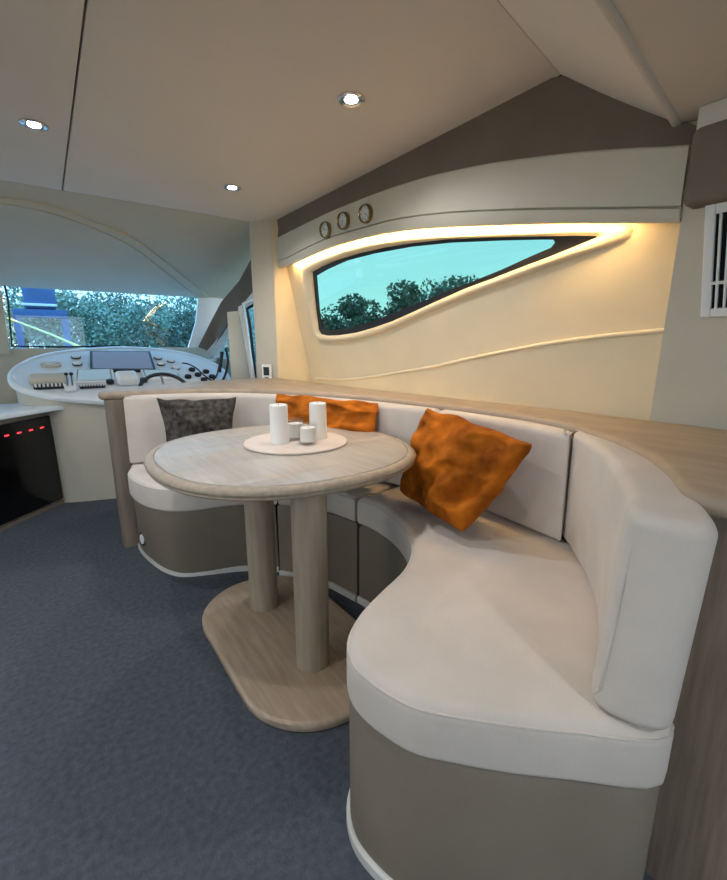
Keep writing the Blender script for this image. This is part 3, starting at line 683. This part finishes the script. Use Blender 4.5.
for p in q([(0.214,4.016,0.993),(0.209,3.908,0.944),(0.783,3.977,0.975),(0.781,3.875,0.930),(0.869,3.921,0.950),(0.876,3.804,0.898)]):
    g = disc('gauge', hx @ Vector((p[0], p[1], 0)), dn, [(.028, -.004), (.028, .012), (.024, .016), (.020, .013)], M['gelw'], helm, 20)
    disc('gauge_ring', hx @ Vector((p[0], p[1], 0)), dn, [(.032, -.003), (.032, .004), (.028, .005)], M['rubber'], g, 20)
for p in q([(0.990,3.763,0.880),(1.012,3.680,0.843),(1.090,3.723,0.862),(0.927,3.656,0.832),(1.033,3.599,0.807),(1.111,3.640,0.825)]):
    disc('gauge', hx @ Vector((p[0], p[1], 0)), dn, [(.026, -.004), (.026, .012), (.020, .014), (.018, .010)], M['rubber'], helm, 18)
# oval latch
p = q([(0.050,3.903,0.942)])[0]
rings('oval_hatch', ell(p[0], p[1], .062, .036, 24, 3), [(0, -.003), (0, .008), (.006, .011), (.012, .006)], M['grey'], helm, xf=hx)
rings('oval_hatch', ell(p[0], p[1], .036, .012, 20, 3), [(0, -.003), (0, .012), (.004, .014)], M['gelw'], helm, xf=hx)
# hooded switch bank at the left, another under the radio
def bank(u0, v0, wdt, dep, n, hood=True):
    b = box('switch_panel', u0, v0, 0, u0 + wdt, v0 + dep, .012, M['rubber'], helm, .003, hx)
    if hood: box('hood', u0 - .02, v0 + dep * .9, 0, u0 + wdt + .02, v0 + dep * .9 + .10, .050, M['grey'], helm, .02, hx)
    for k in range(n):
        u = u0 + wdt * (k + .5) / n
        box('switch', u - wdt / n * .28, v0 + .008, .012, u + wdt / n * .28, v0 + dep - .012, .022, M['gelw'], b, .002, hx)
s0 = q([(-0.066,3.578,0.797),(0.112,3.557,0.788)]); bank(s0[0][0], s0[0][1], s0[1][0] - s0[0][0], .055, 8)
s0 = q([(0.187,3.561,0.789),(0.339,3.543,0.782)]); bank(s0[0][0], s0[0][1], s0[1][0] - s0[0][0], .035, 9, False)
# throttle levers
t0 = q([(0.133,3.542,0.781)])[0]
th = box('throttle_base', t0[0] - .035, t0[1] - .02, 0, t0[0] + .035, t0[1] + .055, .03, M['gelw'], helm, .01, hx)
for dx in (-.014, .014):
    tube('lever', [hx @ Vector((t0[0] + dx, t0[1] + .02, .03)), hx @ Vector((t0[0] + dx, t0[1] + .035, .10))], .006, M['chrome'], th, 8)
    disc('knob', hx @ Vector((t0[0] + dx, t0[1] + .035, .10)), dn, [(.006, 0), (.012, .006), (.012, .014), (.005, .02)], M['rubber'], th, 12)
# binnacle with two dials in the middle
b0 = q([(0.488,3.567,0.792)])[0]
bn_ = box('binnacle', b0[0] - .07, b0[1] - .005, 0, b0[0] + .07, b0[1] + .13, .065, M['gelw'], helm, .022, hx)
for dx in (-.085, .085): disc('gauge', hx @ Vector((b0[0] + dx * 1.3, b0[1] + .06, 0)), dn, [(.026, 0), (.026, .02), (.02, .024)], M['rubber'], helm, 18)
# steering wheel, its upper rim shows over the ledge
w0 = hx @ Vector((q([(0.659,3.411,0.723)])[0][0], q([(0.659,3.411,0.723)])[0][1], 0)); wc = w0 + Vector((.02, -.10, .02)); wz = Vector((0, -.80, .6)).normalized()
wxf = frame_xf(wc, wz, (1, 0, 0))
sw = tube('steering_wheel', [wxf @ Vector((.17 * math.cos(a), .17 * math.sin(a), 0)) for a in [2 * math.pi * k / 40 for k in range(40)]], .013, M['rubber'], helm, 8, True)
for k in range(3):
    a = math.pi / 2 + k * 2 * math.pi / 3
    tube('spoke', [wxf @ Vector((.02 * math.cos(a), .02 * math.sin(a), -.01)), wxf @ Vector((.168 * math.cos(a), .168 * math.sin(a), 0))], .008, M['chrome'], sw, 6)
disc('hub', wc, wz, [(.03, -.03), (.035, 0), (.025, .01)], M['rubber'], sw, 18)
tube('shaft', [wc - wz * .02, wc - wz * .14], .02, M['rubber'], sw, 10)
# forward bulkhead, coaming and windscreen
fw = thing('wall_forward', (0, 4.4, 0), None, None); [fw.pop(k) for k in list(fw.keys())]; struct(fw)
box('panel', -2.7, 4.30, 0, 1.45, 4.36, 1.055, M['grey'], fw)
box('shelf', -2.7, 3.95, 1.035, 1.40, 4.40, 1.062, M['gel'], fw, .008) if False else None
plate('coaming', [(0.546,4.240,1.047),(0.983,4.240,1.043),(1.503,4.240,1.001)] + [(1.30, 4.24, .6), (.45, 4.24, .6)], .05, M['grey'], fw, (0, 1, 0))
box('vent_plate', 0, 0, 0, .11, .09, .008, M['gelw'], fw, .003, Matrix.Translation([(1.231,4.230,0.857)][0]) @ Matrix.Rotation(R(90), 4, 'X'))
box('vent_plate_inner', 0, 0, 0, .07, .05, .004, M['grey'], fw, .002, Matrix.Translation(Vector([(1.258,4.220,0.880)][0])) @ Matrix.Rotation(R(90), 4, 'X'))
ws = thing('window_2', (.4, 4.4, 1.05), None, None); [ws.pop(k) for k in list(ws.keys())]; struct(ws)
plate('windscreen_glass', [(-.05, 4.335, 1.05), (1.10, 4.335, 1.05), (1.40, 4.335, 1.52), (-.19, 4.335, 1.52)], .006, M['glass_ws'], ws, (0, 1, 0))
plate('windscreen_glass', [(-2.6, 4.335, 1.05), (-.16, 4.335, 1.05), (-.30, 4.335, 1.52), (-2.6, 4.335, 1.52)], .006, M['glass_ws'], ws, (0, 1, 0))
tube('seal', [(-0.157,4.310,1.620),(-0.146,4.310,1.410),(-0.169,4.310,1.074),(0.132,4.310,1.065),(0.557,4.310,1.071)], .008, M['rubber'], ws, 6)
plate('mullion', [(-0.303,4.250,1.465),(-0.174,4.250,1.473),(-0.186,4.250,1.016),(-0.326,4.250,1.004)], .05, M['grey'], ws, (0, 1, 0))
# white windscreen pillar and brown lining that sweeps up to the pilaster
sheet('pillar', [[(1.262,4.330,1.575),(1.212,4.330,1.287),(1.108,4.330,1.014)], [(1.371,4.300,1.562),(1.324,4.300,1.307),(1.181,4.300,1.013)], [(1.508,4.310,1.571),(1.387,4.310,1.217),(1.276,4.310,1.012)]], M['gelw'], ws, .03, (0, 1, 0))
sl = thing('wall_helm_side', (1.4, 3.6, .9), None, None); [sl.pop(k) for k in list(sl.keys())]; struct(sl)
up_ = [Vector(p) for p in sum([[(1.461,3.060,1.923)], [(1.370,3.100,1.859)], [(1.372,3.200,1.818)], [(1.401,3.400,1.727)], [(1.408,3.550,1.666)], [(1.410,3.700,1.599)], [(1.382,3.850,1.527)], [(1.349,4.000,1.450)], [(1.276,4.120,1.273)], [(1.181,4.220,1.060)]], [])]
lo_ = [Vector(p) for p in sum([[(1.518,3.060,1.629)], [(1.399,3.100,1.555)], [(1.354,3.200,1.500)], [(1.378,3.400,1.461)], [(1.385,3.550,1.428)], [(1.397,3.700,1.399)], [(1.376,3.850,1.308)], [(1.339,4.000,1.192)], [(1.317,4.120,1.096)], [(1.277,4.220,1.004)]], [])]
sheet('brown_lining', [up_, [Vector(a).lerp(Vector(b), .5) + Vector((.02, 0, 0)) for a, b in zip(up_, lo_)], lo_], M['brown'], sl, .03, (.8, .5, 0))
pl_u = [Vector(p) for p in sum([[(1.236,4.240,0.995)], [(1.295,4.140,1.087)], [(1.356,4.020,1.202)], [(1.393,3.870,1.318)], [(1.394,3.600,1.408)], [(1.367,3.250,1.498)]], [])]
pl_l = [Vector(p) for p in sum([[(1.307,4.240,0.957)], [(1.357,4.140,1.050)], [(1.408,4.020,1.167)], [(1.435,3.870,1.285)], [(1.426,3.600,1.370)], [(1.388,3.250,1.450)]], [])]
# helm side window: pale frame, glass, coaming below it
sheet('window_rail', [[Vector(p) for p in pl_u], [Vector(p) for p in pl_l]], M['gelw'], sl, .03, (.8, .5, 0))
plate('window_glass', [(1.420,4.773,0.951),(1.420,3.784,1.406),(1.420,3.258,1.539),(1.420,3.371,0.640),(1.420,4.261,0.547)], .006, M['glass_ws'], sl, (1, 0, 0))
plate('coaming', [(1.36, 4.3, .0), (1.40, 3.05, .0), (1.40, 3.05, .93), (1.36, 4.3, .96)], .05, M['grey'], sl, (1, 0, 0))
# narrow open panel standing in front of the helm window, with its pale frame
op = thing('door_1', (1.13, 3.4, .85), None, None); [op.pop(k) for k in list(op.keys())]; struct(op)
plate('door_leaf', [(1.170,3.350,1.323),(1.255,3.350,1.334),(1.332,3.350,0.745),(1.170,3.350,0.755)], .03, M['grey'], op, (.4, .9, 0))
plate('door_edge', [(1.255,3.345,1.363),(1.296,3.345,1.387),(1.372,3.345,0.743),(1.330,3.345,0.746)], .03, M['gelw'], op, (.4, .9, 0))
tube('door_frame', [(1.447,3.330,1.467),(1.290,3.330,1.385),(1.305,3.330,1.254),(1.341,3.330,0.746)], .012, M['gelw'], op, 8)
tube('seal', [(1.475,3.400,1.429),(1.347,3.400,1.355),(1.364,3.400,1.235),(1.394,3.400,0.737)], .012, M['rubber'], op, 8)
# handset with coiled cord
mic = thing('radio_handset', (1.27, 3.6, .9), 'black radio handset with hanging curly cord at the right end of the console', 'radio handset')
mb = [(1.201,3.620,1.025),(1.165,3.620,0.864)]
tube('handset', [Vector(mb[0]), Vector(mb[0]).lerp(Vector(mb[1]), .5) + Vector((0, -.01, 0)), Vector(mb[1])], [.016, .012, .018], M['rubber'], mic, 8)
cpts = spline([(1.159,3.600,0.882),(1.105,3.600,0.803),(1.044,3.600,0.838),(0.979,3.600,0.904),(0.921,3.600,0.936),(0.877,3.600,0.945)], 8, False)
tube('cord', cpts, .006, M['rubber'], mic, 6)
cpts = spline([(1.222,3.580,1.057),(1.231,3.580,0.945),(1.189,3.580,0.817),(1.137,3.580,0.771)], 6, False)
tube('cord', cpts, .010, M['rubber'], mic, 6)

# ============================================================ LEFT COUNTER, FRIDGE, CABINET
fa, fb_ = Vector((-.33, 3.22)), Vector((.01, 3.59)); fd = (fb_ - fa).normalized(); fn = Vector((fd.y, -fd.x))
def FP(s, d, z): p = fb_ - fd * s - fn * d * 1; return Vector((p.x, p.y, z))
fxf = Matrix((Vector((-fd.x, -fd.y, 0)), Vector((0, 0, 1)), Vector((fn.x, fn.y, 0)))).transposed().to_4x4(); fxf.translation = Vector((fb_.x, fb_.y, 0))
cab = thing('galley_cabinet', (-.3, 3.5, 0), 'pale oak cabinet housing the black fridge left of the helm', 'cabinet')
box('body', -.0, .0, -.55, 1.4, .655, -.012, M['oak'], cab, 0, fxf)
box('stile', 0, 0, -.012, .018, .655, .004, M['oak'], cab, .002, fxf)
box('plinth', .018, 0, -.012, 1.4, .025, .004, M['oak_p'], cab, .002, fxf)
box('rail', .018, .628, -.012, 1.4, .655, .004, M['oak_v'], cab, .002, fxf)
fr = thing('built_in_fridge', (-.2, 3.4, .04), 'black glossy fridge front with a row of red digits, built into the left cabinet', 'fridge')
box('door', .022, .039, -.011, .70, .624, .008, M['black'], fr, .004, fxf)
for k in range(4):                      # four small red readouts
    u = .09 + k * .085
    box('readout', u, .552, .0081, u + .030, .561, .0092, M['redd'], fr, 0, fxf)
wt = rings('worktop', [Vector(p) for p in ((.085, 3.52), (.06, 3.70), (-.05, 3.82), (-.6, 3.9), (-1.4, 3.2), (-1.2, 2.4), (-1.05, 2.40), (-.34, 3.165), (.03, 3.50))], [(.006, .658), (0, .662), (0, .682), (.004, .688), (.012, .690)], M['gel'])
tag(wt, 'pale grey worktop with a rounded tip above the black fridge', 'worktop')
cc = struct(rings('trim_2', [Vector(p) for p in ((.005, 3.592), (.08, 3.565), (.18, 3.545), (.32, 3.53), (.60, 3.53), (.60, 3.60), (.02, 3.66))], [(0, 0), (0, .665)], M['grey'], smooth=True, angle=30), 'cream curved cabinet side below the helm')

# ============================================================ OUTSIDE
gnd = struct(box('ground', -60, -30, -1.6, 90, 120, -1.5, M['grass']), 'grassy quay beyond the windows')
def tree(x, y, h, r, m, label, seed, n=2600, leaf=.16, base=-1.5, low=.12):
    rg = random.Random(seed); t = thing('tree', (x, y, base), label, 'tree', 'trees beyond the windows')
    pts = [(x, y, base), (x + .1, y, base + h * .35), (x - .1, y + .1, base + h * .8)]
    tube('trunk', pts, [.16, .12, .05], M['bark'], t, 7)
    blobs = [(rg.uniform(-1, 1) * r * .6, rg.uniform(-1, 1) * r * .6, h * rg.uniform(low + .08, .92), r * rg.uniform(.35, .6)) for _ in range(16)]
    V = []; F = []
    for k in range(n):
        bx_, by_, bz_, br = rg.choice(blobs)
        d = Vector((rg.gauss(0, 1), rg.gauss(0, 1), rg.gauss(0, 1))).normalized() * br * rg.uniform(.6, 1.05)
        c = Vector((x + bx_ + d.x, y + by_ + d.y, base + max(.1, bz_ + d.z * .8)))
        u = Vector((rg.gauss(0, 1), rg.gauss(0, 1), rg.gauss(0, 1))).normalized(); v = u.cross(Vector((rg.gauss(0, 1), rg.gauss(0, 1), rg.gauss(0, 1)))).normalized()
        s = leaf * rg.uniform(.6, 1.3); i = len(V)
        V += [c - u * s, c + v * s * .55, c + u * s, c - v * s * .55]; F.append((i, i + 1, i + 2, i + 3))
    me = bpy.data.meshes.new('foliage'); me.from_pydata([tuple(v) for v in V], [], F); me.materials.append(m)
    o = bpy.data.objects.new('foliage', me); COL.objects.link(o); o['kind'] = 'stuff'
    o.parent = t; o.matrix_parent_inverse = Matrix.Translation(-Vector((x, y, base)))
k = 0
FW = ['tall leafy green tree at the left of the windscreen, behind the blue hoist', 'bushy green tree just right of the blue hoist', 'broad pale green tree left of centre in the windscreen', 'rounded green tree in the middle of the windscreen', 'low green tree right of centre in the windscreen', 'green tree filling the right end of the windscreen', 'taller tree standing behind the left-centre windscreen trees', 'taller tree standing behind the right-centre windscreen trees', 'distant tree behind the right windscreen pillar']
for (x, y, h, r), lb in zip(((-1.6, 19, 4.5, 1.9), (.6, 17, 3.9, 1.8), (2.2, 16.2, 3.75, 1.7), (3.7, 15.5, 3.9, 1.6), (5.0, 15, 3.6, 1.6), (6.6, 14, 4.0, 1.7), (1.5, 21, 4.3, 2.2), (4.4, 20, 4.4, 2.2), (8.2, 18, 4.6, 2.2)), FW):
    tree(x, y, h, r, M['leafa'] if k % 3 else M['leafb'], lb, 20 + k, 9500, .062); k += 1
SW = ['low dark tree at the lower left corner of the side window', 'smaller pointed dark tree left of the tallest one in the side window', 'tallest dark tree, rising highest against the sky in the side window', 'low dark tree in front at the bottom of the side window', 'dark tree just right of the tallest one in the side window', 'dark tree along the lower right rim of the side window', 'dark tree farthest right behind the side window rim', 'distant low tree behind the others at the left of the side window']
for (x, y, h, r), lb in zip(((18.0, 30, 4.4, 2.6), (19, 26, 5.7, 1.8), (21.5, 24.7, 7.7, 2.6), (21.5, 18.5, 4.6, 2.2), (24.5, 22, 6.7, 2.4), (27, 16.5, 4.8, 2.5), (28, 13.5, 4.4, 2.5), (21, 30, 5.0, 2.6)), SW):
    tree(x, y, h, r, M['leafb'], lb, 50 + k, 5200, .15); k += 1
# blue boat hoist beyond the windscreen
struct(box('ground_foredeck', -2.2, 4.45, .6, 1.6, 6.4, 1.0, M['gelw']), 'white foredeck outside the windscreen')
ho = thing('boat_hoist', (.3, 11, -1.5), 'blue steel boat hoist with a boxy cab seen through the windscreen', 'hoist')
hp_ = [(-0.142,11.000,2.251),(0.382,11.000,2.291),(-0.210,11.000,1.751),(0.317,11.000,1.774),(-0.284,11.000,0.976),(0.485,11.000,0.970),(-0.189,11.000,1.678),(0.561,11.000,1.589)]
box('cab', hp_[0][0], 11, hp_[2][2], hp_[1][0], 11.8, hp_[0][2] + .15, M['blue'], ho, .05)
for xx in (hp_[4][0], hp_[5][0]): box('leg', xx - .06, 11, -1.5, xx + .06, 11.12, hp_[6][2], M['blue'], ho, .01)
box('beam', hp_[4][0] - .06, 10.98, hp_[6][2] - .1, hp_[5][0] + .06, 11.14, hp_[6][2] + .06, M['blue'], ho, .01)
box('bumper', hp_[4][0] + .1, 10.95, hp_[6][2] + .12, hp_[5][0] - .1, 11.1, hp_[6][2] + .17, M['gelw'], ho, .01)
rope = tag(tube('mooring_rope', [(-0.416,10.950,1.556)] + [(0.147,8.000,1.222)] + [(0.450,5.600,1.000)], .016, M['yellow'], None, 6), 'pale yellow rope slanting down in front of the windscreen', 'rope')
rope.location.z += 0
